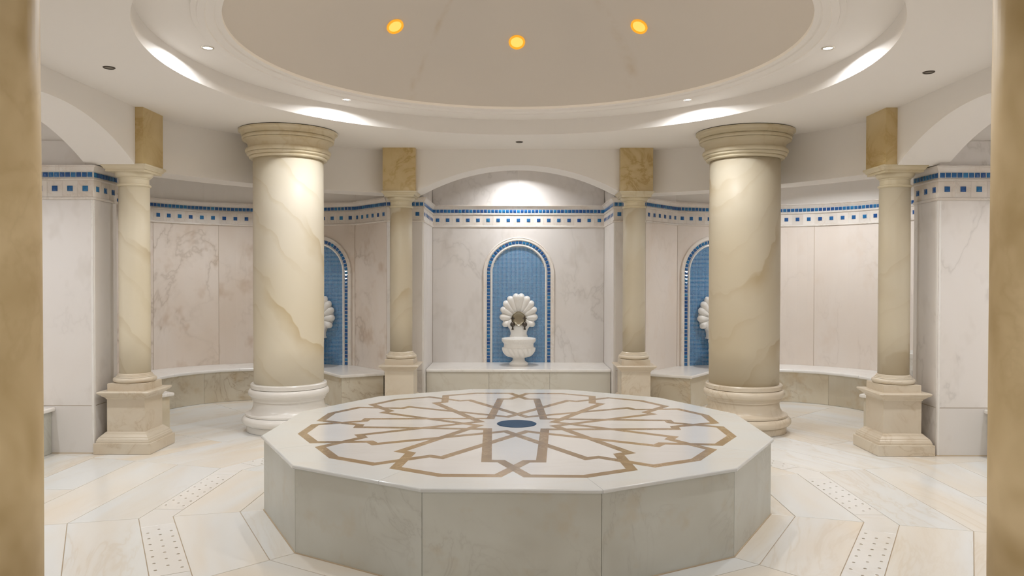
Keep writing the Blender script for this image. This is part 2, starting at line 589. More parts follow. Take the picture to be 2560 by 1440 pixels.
GAP = 0.0022
CUT = 0.14
for k in range(len(RINGS) - 1):
    r0, r1 = RINGS[k], RINGS[k + 1]
    for i in range(12):
        a0, a1 = -165 + 30 * i, -135 + 30 * i
        amid = (a0 + a1) / 2
        # skip what lies wholly behind the walls
        if k >= 7 and abs(amid) > 95 and k >= 9:
            continue
        if k == 2:
            # drain ring: perforated slab with a chevron piece at every corner
            ap0, ap1 = r0 * cos(radians(15)), r1 * cos(radians(15))
            wmid = (ap0 + ap1) / 2
            half = r0 * sin(radians(15)) - CUT
            if i == 0:
                perf_me = perforated(half * 2 - 2 * GAP, ap1 - ap0 - 2 * GAP)
                hole_me = mesh_from('drain_channel', box(-half, half, -(ap1 - ap0) / 2 + 0.01, (ap1 - ap0) / 2 - 0.01, -0.03, -0.012), 'hole_dark')
            px, py = polar(amid, wmid)
            rz = radians(amid) + PSI
            obj('perforated_slab', perf_me, floor, (px, py, 0), rz)
            obj('drain_channel', hole_me, floor, (px, py, 0), rz)
            # corner piece at vertex a1
            def on_edge(ap, along, amid_):
                a = radians(amid_) + PSI
                return (ap * sin(a) + along * cos(a), -ap * cos(a) + along * sin(a))
            q = [on_edge(ap0, half, amid), polar(a1, r0), on_edge(ap0, -half, amid + 30),
                 on_edge(ap1, -half, amid + 30), polar(a1, r1), on_edge(ap1, half, amid)]
            part('corner_slab', prism(inset(q, GAP), -0.03, 0, 0.001), 'drain_marble', floor)
            continue
        poly = [polar(a0, r0), polar(a1, r0), polar(a1, r1), polar(a0, r1)]
        c = Vector((sum(p[0] for p in poly) / 4, sum(p[1] for p in poly) / 4))
        a = radians(amid) + PSI
        loc = [((p[0] - c.x) * cos(-a) - (p[1] - c.y) * sin(-a), (p[0] - c.x) * sin(-a) + (p[1] - c.y) * cos(-a)) for p in poly]
        cut = 2 if k in (5, 6, 7, 8, 9) else 1
        for h in range(cut):
            if cut == 1:
                q = loc
            else:
                m0 = ((loc[0][0] + loc[1][0]) / 2, (loc[0][1] + loc[1][1]) / 2)
                m1 = ((loc[2][0] + loc[3][0]) / 2, (loc[2][1] + loc[3][1]) / 2)
                q = [loc[0], m0, m1, loc[3]] if h == 0 else [m0, loc[1], loc[2], m1]
            part('floor_slab', prism(inset(q, GAP), -0.03, 0, 0.001), 'floor_marble', floor, loc=(c.x, c.y, 0), rz=a)

# ---------------------------------------------------------------- ceiling
ceiling = thing('ceiling', 'white plaster ceiling with a round stepped recess and shallow dome', 'ceiling', kind='structure')
RO, ZU = 2.33, 3.01
nseg = 160
v, f = [], []
outer = 7.0
for i in range(nseg):
    a = 2 * pi * i / nseg
    c_, s_ = cos(a), sin(a)
    k = outer / max(abs(c_), abs(s_))
    v += [(RO * c_, RO * s_, ZC), (k * c_, k * s_, ZC)]
for i in range(nseg):
    j = (i + 1) % nseg
    f.append((2 * i, 2 * i + 1, 2 * j + 1, 2 * j))
# a closed slab: lower face, reveal of the opening, upper face
off = len(v)
v += [(x, y, ZC + 0.10 if n % 2 else ZU) for n, (x, y, z) in enumerate(v)]
for i in range(nseg):
    j = (i + 1) % nseg
    f.append((2 * i, 2 * j, off + 2 * j, off + 2 * i))
    f.append((off + 2 * i, off + 2 * j, off + 2 * j + 1, off + 2 * i + 1))
part('ceiling_plane', (v, f), 'plaster', ceiling)
part('cove_ring', lathe([(RO + 0.02, ZU), (1.86, ZU), (1.86, ZU + 0.05), (RO + 0.02, ZU + 0.05), (RO + 0.02, ZU)], nseg, cap=False), 'plaster', ceiling, smooth=True)
mold = [(2.03, ZU + 0.002), (2.03, ZU - 0.010), (2.015, ZU - 0.014), (2.00, ZU - 0.016), (1.995, ZU - 0.026), (1.975, ZU - 0.030),
        (1.955, ZU - 0.030), (1.95, ZU - 0.022), (1.93, ZU - 0.018), (1.905, ZU - 0.012), (1.90, ZU - 0.002), (1.87, ZU + 0.006), (1.865, ZU + 0.03)]
part('moulding', lathe(mold, nseg, cap=False), 'plaster', ceiling, smooth=True)
DR, DZ, DH = 1.87, 3.02, 0.90
RS = (DR ** 2 + DH ** 2) / (2 * DH)
ZS = DZ + DH - RS
prof = []
amax = math.asin(DR / RS)
for i in range(25):
    a = amax * (1 - i / 24)
    prof.append((max(RS * sin(a), 1e-4), ZS + RS * cos(a)))
prof_out = [(r * 1.02 + 0.001, z + 0.06) for r, z in prof[::-1]]
part('dome', lathe(prof + prof_out, nseg, cap=False), 'dome_plaster', ceiling, smooth='all')

# ---------------------------------------------------------------- walls
tile_me = None
def tile_mesh(w, h1=0.003, h2=0.0075, top=0.32):
    a, b = w / 2, w / 2 * top
    # local: front towards -Y
    v = []
    for hw, d in ((a, 0.0), (a, -h1), (b, -h2)):
        v += [(-hw, d, -hw), (hw, d, -hw), (hw, d, hw), (-hw, d, hw)]
    f = [(8, 9, 10, 11)]
    for k in range(2):
        for i in range(4):
            j = (i + 1) % 4
            f.append((4 * k + i, 4 * k + j, 4 * k + 4 + j, 4 * k + 4 + i))
    return mesh_from('blue_tile', (v, f), 'blue_tile')
ROW_TILE = tile_mesh(0.0385)
SQ_TILE = tile_mesh(0.044)

FR0, FR1 = 2.103, 2.382   # frieze bottom, top

def straight_runs(path):
    """split a path into runs at corners sharper than 12 degrees"""
    cuts = [0.0]
    for i in range(1, len(path.p) - 1):
        t1 = (path.p[i] - path.p[i - 1]).normalized()
        t2 = (path.p[i + 1] - path.p[i]).normalized()
        if t1.angle(t2) > radians(12):
            cuts.append(path.s[i])
    cuts.append(path.L)
    return [path.sub(a, b) for a, b in zip(cuts, cuts[1:])]

def make_wall(name, label, pts, seams=None, frieze=True, low_joint=(), above='plaster', skip_tiles=(), stone_mat='wall_marble'):
    root = thing(name, label, 'wall', kind='structure')
    path = Path(pts)
    # core: solid wall behind the cladding
    part('wall_core', sweep(path, [(-0.022, 0.0), (-0.022, ZC + 0.01), (-0.16, ZC + 0.01), (-0.16, 0.0)]), 'plaster', root)
    part('joint_bed', sweep(path, [(-0.004, 0.002), (-0.004, FR0), (-0.0215, FR0), (-0.0215, 0.002)]), 'wall_grout', root)
    runs = straight_runs(path)
    for ri, run in enumerate(runs):
        cuts = (seams or {}).get(ri, [])
        ss = [0.0] + [c * run.L for c in cuts] + [run.L]
        for a, b in zip(ss, ss[1:]):
            g = 0.0028
            sp = run.sub(a + g, b - g)
            zs = [(0.002, FR0)]
            if ri in low_joint:
                zs = [(0.002, ZB + 0.009), (ZB + 0.0145, FR0)]
            for z0, z1 in zs:
                mid = sp.p[len(sp.p) // 2]
                me = mesh_from('marble_slab', sweep(sp, [(0.0, z0), (0.0, z1), (-0.0035, z1), (-0.0035, z0)]), stone_mat)
                obj('marble_slab', me, root)
        if above == 'marble':
            n = 2 if run.L > 1.5 else 1
            for h in range(n):
                sp = run.sub(run.L * h / n + 0.0012, run.L * (h + 1) / n - 0.0012)
                part('upper_slab', sweep(sp, [(-0.004, FR1), (-0.004, ZC - 0.003), (-0.0215, ZC - 0.003), (-0.0215, FR1)]), 'wall_marble', root)
        elif above == 'low_marble':
            part('upper_slab', sweep(run, [(-0.004, FR1), (-0.004, 2.584), (-0.0215, 2.584), (-0.0215, FR1)]), 'wall_marble', root)
        if frieze and ri not in skip_tiles:
            n = max(1, round(run.L / 0.128))
            p = run.L / n
            for i in range(n):
                sp = run.sub(i * p + 0.0008, (i + 1) * p - 0.0008)
                part('frieze_tile', sweep(sp, [(0.003, 2.124), (0.003, 2.256), (-0.02, 2.256), (-0.02, 2.124)]), 'frieze_marble', root)
                q, t, nr = run.at((i + 0.5) * p)
                w = q + nr * 0.0032
                o = obj('blue_square', SQ_TILE, root, (w.x, w.y, 2.191), face_rot(nr))
            m = max(1, round(run.L / 0.0466))
            p = run.L / m
            for i in range(m):
                q, t, nr = run.at((i + 0.5) * p)
                w = q + nr * 0.006
                o = obj('blue_row_tile', ROW_TILE, root, (w.x, w.y, 2.3045 + random.uniform(-0.0007, 0.0007)), face_rot(nr))
                o.rotation_euler[1] = random.uniform(-0.02, 0.02)
    if frieze:
        part('frieze_bed', sweep(path, [(0.001, 2.10), (0.001, 2.35), (-0.0215, 2.35), (-0.0215, 2.10)]), 'white_marble', root)
        part('row_bed', sweep(path, [(0.0055, 2.272), (0.0055, 2.335), (-0.01, 2.335), (-0.01, 2.272)]), 'pale_grout', root)
        part('lower_moulding', sweep(path, [(-0.02, 2.100), (0.006, 2.100), (0.012, 2.106), (0.013, 2.113), (0.009, 2.120), (0.004, 2.123), (-0.02, 2.123)]), 'frieze_marble', root, smooth=25)
        part('middle_moulding', sweep(path, [(-0.02, 2.257), (0.008, 2.257), (0.015, 2.262), (0.016, 2.270), (0.011, 2.276), (0.006, 2.278), (-0.02, 2.278)]), 'frieze_marble', root, smooth=25)
        part('cap_moulding', sweep(path, [(-0.02, 2.331), (0.008, 2.331), (0.012, 2.340), (0.022, 2.352), (0.026, 2.364), (0.034, 2.368), (0.034, 2.380), (-0.02, 2.382)]), 'frieze_marble', root, smooth=25)
    part('floor_joint', sweep(path, [(0.0006, 0.0005), (0.007, 0.0005), (0.005, 0.004), (0.0006, 0.008)]), 'grout', floor)
    # rounded white bead on every outward corner
    for i in range(1, len(path.p) - 1):
        t1 = (path.p[i] - path.p[i - 1]).normalized()
        t2 = (path.p[i + 1] - path.p[i]).normalized()
        cr = t1.x * t2.y - t1.y * t2.x
        if cr < -0.5:
            m = path.miters()[i]
            c = path.p[i] - m * 0.014
            part('corner_bead', xf(lathe([(0.016, 0.001), (0.016, 2.10)], 16), Matrix.Translation((c.x, c.y, 0))), 'white_marble', root, smooth=True)
    return root, path, runs

def arc(cx, cy, r, a0, a1, n):
    return [(cx + r * cos(radians(a0 + (a1 - a0) * i / n)), cy + r * sin(radians(a0 + (a1 - a0) * i / n))) for i in range(n + 1)]

# the niche walls lean a little off the diagonal
ne_pts = [(AE, 1.486), (4.133, 1.968)] + arc(EX, EX, RX, 0, 90, 20) + [(1.968, 4.133), (1.486, NY)]
wall_ne, path_ne, runs_ne = make_wall('wall_northeast', 'right-hand curved bay wall of pink-white marble with blue tile frieze', ne_pts,
                                      seams={2: [1 / 3, 2 / 3]}, stone_mat='pale_bay_marble')
nw_pts = [(-1.486, NY), (-1.968, 4.133)] + arc(-EX, EX, RX, 90, 180, 20) + [(-4.133, 1.968), (-AW, 1.486)]
wall_nw, path_nw, runs_nw = make_wall('wall_northwest', 'left-hand curved bay wall of veined marble with blue tile frieze', nw_pts,
                                      seams={2: [1 / 3, 2 / 3]}, stone_mat='bay_marble')
n_pts = [(1.486, NY), (NXR, NY), (NXR, NB), (NXL, NB), (NXL, NY), (-1.486, NY)]
wall_n, path_n, runs_n = make_wall('wall_north', 'central alcove wall of white marble behind the stone with blue tile frieze', n_pts,
                                   above='marble', low_joint=(0, 4))
w_pts = [(-AW, 1.486), (-AW, BW), (-4.5, BW), (-4.5, -BW), (-AW, -BW), (-AW, -1.486)]
wall_w, path_w, runs_w = make_wall('wall_west', 'left alcove wall and pier of pale marble with blue tile frieze', w_pts,
                                   above='low_marble', low_joint=(0, 1), skip_tiles=(3, 4))
e_pts = [(AE, -1.486), (AE, -BE), (4.5, -BE), (4.5, BE), (AE, BE), (AE, 1.486)]
wall_e, path_e, runs_e = make_wall('wall_east', 'right alcove wall and pier of grey-veined marble with blue tile frieze', e_pts,
                                   above='low_marble', low_joint=(3, 4), skip_tiles=(0, 1))
s_pts = [(-AW, -1.486), (-1.62, -3.57), (-1.40, -3.57), (-1.40, -6.7), (1.40, -6.7), (1.40, -3.57), (1.62, -3.57), (AE, -1.486)]
wall_s, path_s, runs_s = make_wall('wall_south', 'marble wall and entrance passage on the near side of the room', s_pts, frieze=False)

# ---------------------------------------------------------------- arches and curved beams under the ceiling
def arch_beam(name, label, hw=1.13, spring=2.388, crown=2.690, y0=0.0, y1=0.41, loc=(0, 0, 0), rz=0.0, ext=0.30):
    rise = crown - spring
    R = (hw * hw + rise * rise) / (2 * rise)
    n = 40
    xs = [-hw - ext] + [-hw + 2 * hw * i / n for i in range(n + 1)] + [hw + ext]
    def zb(x):
        return spring if abs(x) >= hw else crown - R + sqrt(R * R - x * x)
    zs = [zb(x) for x in xs]
    k = len(xs)
    v = [(x, y0, z) for x, z in zip(xs, zs)] + [(x, y0, ZC + 0.003) for x in xs] + [(x, y1, z) for x, z in zip(xs, zs)] + [(x, y1, ZC + 0.003) for x in xs]
    f = []
    for i in range(k - 1):
        f.append((i, i + 1, k + i + 1, k + i))
        f.append((2 * k + i, 3 * k + i, 3 * k + i + 1, 2 * k + i + 1))
        f.append((i, 2 * k + i, 2 * k + i + 1, i + 1))
        f.append((k + i, k + i + 1, 3 * k + i + 1, 3 * k + i))
    f.append((0, k, 3 * k, 2 * k))
    f.append((k - 1, 3 * k - 1, 4 * k - 1, 2 * k - 1))
    o = part(name, (v, f), 'plaster', smooth=25, loc=loc, rz=rz)
    return tag(o, label, 'arch', kind='structure')
arch_beam('wall_arch_north', 'white plaster segmental arch over the central alcove', loc=(0.022, 3.16, 0))
arch_beam('wall_arch_west', 'white plaster segmental arch over the left alcove', loc=(-3.15, 0.0, 0), rz=pi / 2)
arch_beam('wall_arch_east', 'white plaster segmental arch over the right alcove', loc=(3.13, 0.0, 0), rz=-pi / 2)

def curved_beam(name, label, a0, a1):
    inner = arc(0, 0, 3.57, a0, a1, 28)
    outer_ = arc(0, 0, 3.90, a1, a0, 28)
    o = part(name, prism(inner + outer_, 2.396, ZC + 0.003), 'plaster', smooth=25)
    return tag(o, label, 'beam', kind='structure')
curved_beam('wall_beam_northwest', 'curved white plaster beam over the left bay', 112.5, 157.5)
curved_beam('wall_beam_northeast', 'curved white plaster beam over the right bay', 22.5, 67.5)
curved_beam('wall_beam_southwest', 'curved white plaster beam at the near left', 202.5, 247.5)
curved_beam('wall_beam_southeast', 'curved white plaster beam at the near right', 292.5, 337.5)

# ---------------------------------------------------------------- benches
def bench(name, label, front, back, fcuts, tcuts, lip=0.03, mat='bench_marble'):
    """front: path along the front face (room on its left); back: polyline behind, same direction"""
    root = thing(name, label, 'bench')
    fp = Path(front)
    bp = Path(back)
    prev = 0.0
    for c in list(fcuts) + [1.0]:
        sp = fp.sub(prev * fp.L + 0.001, c * fp.L - 0.001)
        part('front_panel', sweep(sp, [(0.0, 0.002), (0.0, ZB - 0.034), (-0.03, ZB - 0.034), (-0.03, 0.002)]), mat, root)
        prev = c
    prev = (0.0, 0.0)
    for c in list(tcuts) + [(1.0, 1.0)]:
        sp = fp.sub(prev[0] * fp.L + 0.001, c[0] * fp.L - 0.001)
        ms = sp.miters()
        edge = [tuple(q + m * lip) for q, m in zip(sp.p, ms)]
        bk = bp.sub(prev[1] * bp.L + 0.0005, c[1] * bp.L - 0.0005)
        poly = edge + [tuple(q) for q in bk.p[::-1]]
        # rounded nosing: stacked rings
        root_v, root_f = [], []
        rings = [(0.004, ZB - 0.032), (0.0, ZB - 0.026), (0.0, ZB - 0.010), (0.003, ZB - 0.004), (0.009, ZB)]
        ne = len(edge)
        n = len(poly)
        for d, z in rings:
            for i, (q, m) in enumerate(zip(sp.p, ms)):
                w = q + m * (lip - d)
                root_v.append((w.x, w.y, z))
            for q in bk.p[::-1]:
                root_v.append((q.x, q.y, z))
        for k in range(len(rings) - 1):
            for i in range(n):
                j = (i + 1) % n
                root_f.append((k * n + i, k * n + j, (k + 1) * n + j, (k + 1) * n + i))
        root_f.append(tuple(range(n))[::-1])
        root_f.append(tuple(range((len(rings) - 1) * n, len(rings) * n)))
        part('seat_slab', (root_v, root_f), 'white_marble', root, smooth=30)
        prev = c
    return root

bench('marble_bench', 'straight white marble bench in the central alcove', [(NXR - 0.004, 3.80), (NXL + 0.004, 3.80)], [(NXR - 0.004, NB - 0.002), (NXL + 0.004, NB - 0.002)],
      [0.33, 0.66], [], mat='alcove_bench_marble')
def shrink(path, d):
    return [tuple(q + m * d) for q, m in zip(path.p, path.miters())]
nw_front = [(-1.50, 3.45), (-1.925, 3.235), (-2.26, 3.70)] + arc(-EX, EX, RB, 97, 173, 14) + [(-3.70, 2.26), (-3.235, 1.925), (-3.45, 1.50)]
nw_back = shrink(path_nw, 0.002)
bench('marble_bench', 'curved marble bench with brown-stained front in the left bay', nw_front, nw_back,
      [0.1, 0.25, 0.375, 0.5, 0.625, 0.75, 0.9], [(0.245, 0.245), (0.42, 0.42), (0.58, 0.58), (0.755, 0.755)])
ne_front = [(x * -1, y) for x, y in nw_front[::-1]]
ne_back = shrink(path_ne, 0.002)
bench('marble_bench', 'curved marble bench with honey-veined front in the right bay', ne_front, ne_back,
      [0.1, 0.25, 0.375, 0.5, 0.625, 0.75, 0.9], [(0.245, 0.245), (0.42, 0.42), (0.58, 0.58), (0.755, 0.755)])
bench('marble_bench', 'straight marble bench in the left alcove, its end beside the pier', [(-3.845, BW - 0.004), (-3.845, -BW + 0.004)],
      [(-4.498, BW - 0.004), (-4.498, -BW + 0.004)], [0.5], [], mat='side_marble')
bench('marble_bench', 'straight marble bench in the right alcove behind the near column', [(3.87, -BE + 0.004), (3.87, BE - 0.004)],
      [(4.498, -BE + 0.004), (4.498, BE - 0.004)], [0.5], [], mat='side_marble')

# ---------------------------------------------------------------- large columns
def big_column(x, y, label, mat='column_marble', rz=0.0, group='large round columns'):
    root = thing('marble_column', label, 'column', (x, y, 0), rz, group)
    base = [(0.392, 0.002), (0.395, 0.058)] + torus_prof(0.385, 0.105, 0.052, 0.045, 10) + \
           [(0.402, 0.152), (0.402, 0.168), (0.39, 0.172)]
    # scotia
    for i in range(1, 9):
        t = i / 8
        base.append((0.39 - 0.062 * sin(t * pi / 2), 0.172 + 0.105 * (1 - cos(t * pi / 2))))
    base += [(0.328, 0.292), (0.342, 0.292), (0.342, 0.312), (0.35, 0.313), (0.35, 0.325)]
    base += torus_prof(0.345, 0.365, 0.033, 0.038, 10)[1:]
    base += [(0.350, 0.405), (0.357, 0.407), (0.357, 0.442), (0.350, 0.450), (0.333, 0.452), (0.3, 0.452)]
    part('base', lathe(base, 72), 'white_marble' if mat == 'column_marble' else 'pedestal_marble', root, smooth=28)
    sh = [(0.326, 0.452), (0.328, 0.8), (0.331, 1.4), (0.330, 2.0), (0.328, 2.60)]
    part('shaft', lathe(sh, 72), mat, root, smooth='all')
    cap = [(0.32, 2.585), (0.352, 2.585), (0.362, 2.592), (0.366, 2.602), (0.360, 2.611), (0.370, 2.613), (0.384, 2.622), (0.387, 2.636)]
    cap += torus_prof(0.378, 2.661, 0.022, 0.023, 8)
    cap += [(0.374, 2.690), (0.374, 2.702)]
    for i in range(1, 9):
        t = i / 8
        cap.append((0.374 + 0.05 * (1 - cos(t * pi / 2)), 2.702 + 0.058 * sin(t * pi / 2)))
    cap += torus_prof(0.416, 2.780, 0.014, 0.018, 6)
    cap += [(0.424, 2.802), (0.436, 2.808), (0.437, 2.826)]
    for i in range(1, 6):
        t = i / 5
        cap.append((0.437 + 0.024 * (1 - cos(t * pi / 2)), 2.826 + 0.018 * sin(t * pi / 2)))
    cap += [(0.461, 2.858), (0.2, 2.858)]
    part('capital', lathe(cap, 72), 'capital_marble' if mat == 'column_marble' else 'capital_marble_shaded', root, smooth=28)
    part('gap_shade', lathe([(0.452, 2.858), (0.452, 2.866)], 72), 'gap_shade_dark', root)  # dark disc painting the shade in the gap under the ceiling
    return root
big_column(-2.2, 2.2, 'large round column of cream veined marble left of the stone', 'column_marble', 0.0)
big_column(2.2, 2.2, 'large round column of shade-toned veined marble right of the stone', 'column_marble_shaded', 0.8)

# ---------------------------------------------------------------- slim columns on pedestals
def small_column(x, y, label, mat='column_marble', out=(0, 1), with_block=True):
    cmat = 'capital_marble_shaded' if mat == 'column_marble_shaded' else 'capital_marble'
    root = thing('pedestal_column', label, 'column', (x, y, 0), 0.0, 'slim columns on square pedestals')
    part('plinth', square_loft([(0.232, 0.002), (0.232, 0.088), (0.229, 0.091), (0.2, 0.091)]), 'pedestal_marble', root)
    part('base_moulding', square_loft([(0.218, 0.091), (0.218, 0.108), (0.214, 0.112), (0.212, 0.122), (0.205, 0.130), (0.203, 0.138), (0.196, 0.141),
                                       (0.186, 0.152), (0.176, 0.160), (0.174, 0.166), (0.168, 0.169), (0.160, 0.176)]), 'pedestal_marble', root)
    part('die', square_loft([(0.157, 0.17), (0.157, 0.45)]), 'pedestal_marble', root)
    part('cornice', square_loft([(0.157, 0.444), (0.163, 0.446), (0.165, 0.456), (0.174, 0.464), (0.186, 0.472), (0.190, 0.480), (0.200, 0.484),
                                 (0.214, 0.498), (0.216, 0.506), (0.212, 0.512), (0.14, 0.514)]), 'pedestal_marble', root)
    part('cushion', square_loft([(0.155, 0.513), (0.155, 0.572), (0.152, 0.575), (0.1, 0.575)]), 'pedestal_marble', root)
    part('base_ring', lathe([(0.1, 0.574), (0.150, 0.574)] + torus_prof(0.146, 0.597, 0.024, 0.022, 8)[1:] +
                            [(0.150, 0.620), (0.147, 0.626), (0.142, 0.628), (0.141, 0.636), (0.134, 0.638), (0.133, 0.645), (0.125, 0.652), (0.11, 0.652)], 48),
         'pedestal_marble', root, smooth=28)
    part('shaft', lathe([(0.1225, 0.65), (0.1235, 1.0), (0.123, 1.6), (0.121, 2.226)], 48), mat, root, smooth='all')
    part('capital', lathe([(0.11, 2.222), (0.122, 2.222)] + torus_prof(0.122, 2.235, 0.011, 0.010, 6)[1:] +
                          [(0.118, 2.247), (0.117, 2.286), (0.122, 2.290), (0.122, 2.298), (0.128, 2.300), (0.138, 2.308), (0.147, 2.320), (0.151, 2.332), (0.151, 2.340), (0.12, 2.340)], 48),
         cmat, root, smooth=28)
    part('abacus', square_loft([(0.160, 2.338), (0.160, 2.356), (0.168, 2.358), (0.172, 2.368), (0.182, 2.380), (0.187, 2.384), (0.187, 2.398), (0.15, 2.400)]), cmat, root)
    if with_block:
        b = part('block', square_loft([(0.176, 2.399), (0.176, ZC + 0.002)]), 'ochre_marble', root)
        b.location = (out[0] * 0.012, out[1] * 0.012, 0)
    return root
small_column(-1.268, 3.235, 'slim marble column on pedestal, left of the central alcove', 'column_marble_shaded', (0, 1))
small_column(1.300, 3.235, 'slim marble column on pedestal, right of the central alcove', 'column_marble_shaded', (0, 1))
small_column(-3.248, 1.31, 'slim marble column on pedestal beside the left pier', 'column_marble_c', (-1, 0))
small_column(3.200, 1.31, 'slim marble column on pedestal beside the right pier', 'column_marble_shaded', (1, 0))
small_column(-1.341, -3.235, 'blurred near column cut off by the left edge of the photo', 'edge_marble', (0, -1))
small_column(1.312, -3.235, 'blurred near column cut off by the right edge of the photo', 'edge_marble', (0, -1))

# ---------------------------------------------------------------- the stone
ZT = 0.4707
stone = thing('belly_stone', 'twelve-sided heated marble platform with brown rosette inlay in the centre', 'platform', (0, 0, 0), PSI)
def lp(az, r):
    a = radians(az)
    return (r * sin(a), -r * cos(a))
RT, RSIDE = 1.65, 1.634
# side panels
for i in range(12):
    a0, a1 = -165 + 30 * i, -135 + 30 * i
    p0, p1 = Vector(lp(a0, RSIDE)), Vector(lp(a1, RSIDE))
    t = (p1 - p0).normalized()
    inn = Vector((-t.y, t.x))
    q = [p0 + t * 0.0017, p1 - t * 0.0017, p1 - t * 0.0017 + inn * 0.02, p0 + t * 0.0017 + inn * 0.02]
    mid = (p0 + p1) / 2
    ang = radians((a0 + a1) / 2)
    ql = [((w - mid).x * cos(-ang) - (w - mid).y * sin(-ang), (w - mid).x * sin(-ang) + (w - mid).y * cos(-ang)) for w in q]
    part('side_panel', prism(ql, 0.002, ZT - 0.020), 'side_marble', stone, loc=(mid.x, mid.y, 0), rz=ang)
part('base_joint', prism([lp(-165 + 30 * i, RSIDE + 0.005) for i in range(12)], 0.0, 0.005), 'grout', stone)
part('core', prism([lp(-165 + 30 * i, RSIDE - 0.02) for i in range(12)], 0.004, ZT - 0.0185), 'grout', stone)

# rim slabs between the edge and the rosette, with a few joints
WS = 0.057
AP_OUT = 1.382          # apothem of the rosette's outer edge
R_IN = AP_OUT / cos(radians(15))
rim_cuts = [-165, -105, -60, -24, 15, 60, 105, 150]
def ring_pt(az, R):
    """point of the 12-gon of circumradius R at azimuth az"""
    k = (az + 165) % 30
    ap = R * cos(radians(15))
    return lp(az, ap / cos(radians(k - 15)))
for n_, a0 in enumerate(rim_cuts):
    a1 = rim_cuts[(n_ + 1) % len(rim_cuts)]
    if a1 <= a0:
        a1 += 360
    azs = [a0 + 0.03] + [a for a in range(-165, 400, 30) if a0 + 0.1 < a < a1 - 0.1] + [a1 - 0.03]
    rings = [(RT - 0.005, ZT - 0.020), (RT, ZT - 0.016), (RT, ZT - 0.006), (RT - 0.002, ZT - 0.002), (RT - 0.006, ZT)]
    V, Fc = [], []
    m = len(azs)
    for R, z in rings:
        for a in azs:
            x, y = ring_pt(a, R)
            V.append((x, y, z))
    inner0 = len(V)
    for z in (ZT, ZT - 0.020):
        for a in azs:
            x, y = ring_pt(a, R_IN)
            V.append((x, y, z))
    rows = len(rings) + 2
    for k in range(rows):
        kk = (k + 1) % rows
        for i in range(m - 1):
            Fc.append((k * m + i, k * m + i + 1, kk * m + i + 1, kk * m + i))
    Fc.append(tuple(k * m for k in range(rows)))
    Fc.append(tuple(k * m + m - 1 for k in range(rows))[::-1])
    part('rim_slab', (V, Fc), 'rim_marble', stone, smooth=25)

# rosette: centre lines of four interlaced three-petalled bands
def rotp(p, deg):
    a = radians(deg)
    return (p[0] * cos(a) - p[1] * sin(a), p[0] * sin(a) + p[1] * cos(a))
AP_C = AP_OUT - WS / 2
half_path = [(0.0735, -AP_C), (-0.0685, -1.052), (-0.1475, -1.048)]     # E, K1, K2 for the petal whose axis is at azimuth 15
corner_r = 0.264
def mirror15(p):
    q = rotp(p, -15)
    return rotp((-q[0], q[1]), 15)
unit = []   # for the petal at azimuth 15, from its right corner (az 75) to its left corner (az -45)
right = [mirror15(p) for p in half_path]
apex = lp(15, AP_C / cos(radians(15)))
unit = right[::-1] + [apex] + half_path + [lp(-45, corner_r)]
cycles = []
for c in range(4):
    loop = []
    for k in range(3):
        # the next petal lies 120 degrees further clockwise in azimuth
        loop += [rotp(p, 30 * c - 120 * k) for p in unit]
    cycles.append(loop)
def offset_loop(loop, d):
    n = len(loop)
    out = []
    for i in range(n):
        a, b, c = Vector(loop[i - 1]), Vector(loop[i]), Vector(loop[(i + 1) % n])
        t1, t2 = (b - a).normalized(), (c - b).normalized()
        n1, n2 = Vector((-t1.y, t1.x)), Vector((-t2.y, t2.x))
        out.append(b + (n1 + n2) / max(0.12, 1 + n1.dot(n2)) * d)
    return out
segs = []
def add_loop(lp_):
    for i in range(len(lp_)):
        segs.append((Vector(lp_[i]), Vector(lp_[(i + 1) % len(lp_)])))
for loop in cycles:
    add_loop(offset_loop(loop, WS / 2))
    add_loop(offset_loop(loop, -WS / 2))
RLIM = R_IN
bound = [Vector(lp(-165 + 30 * i, RLIM)) for i in range(12)]

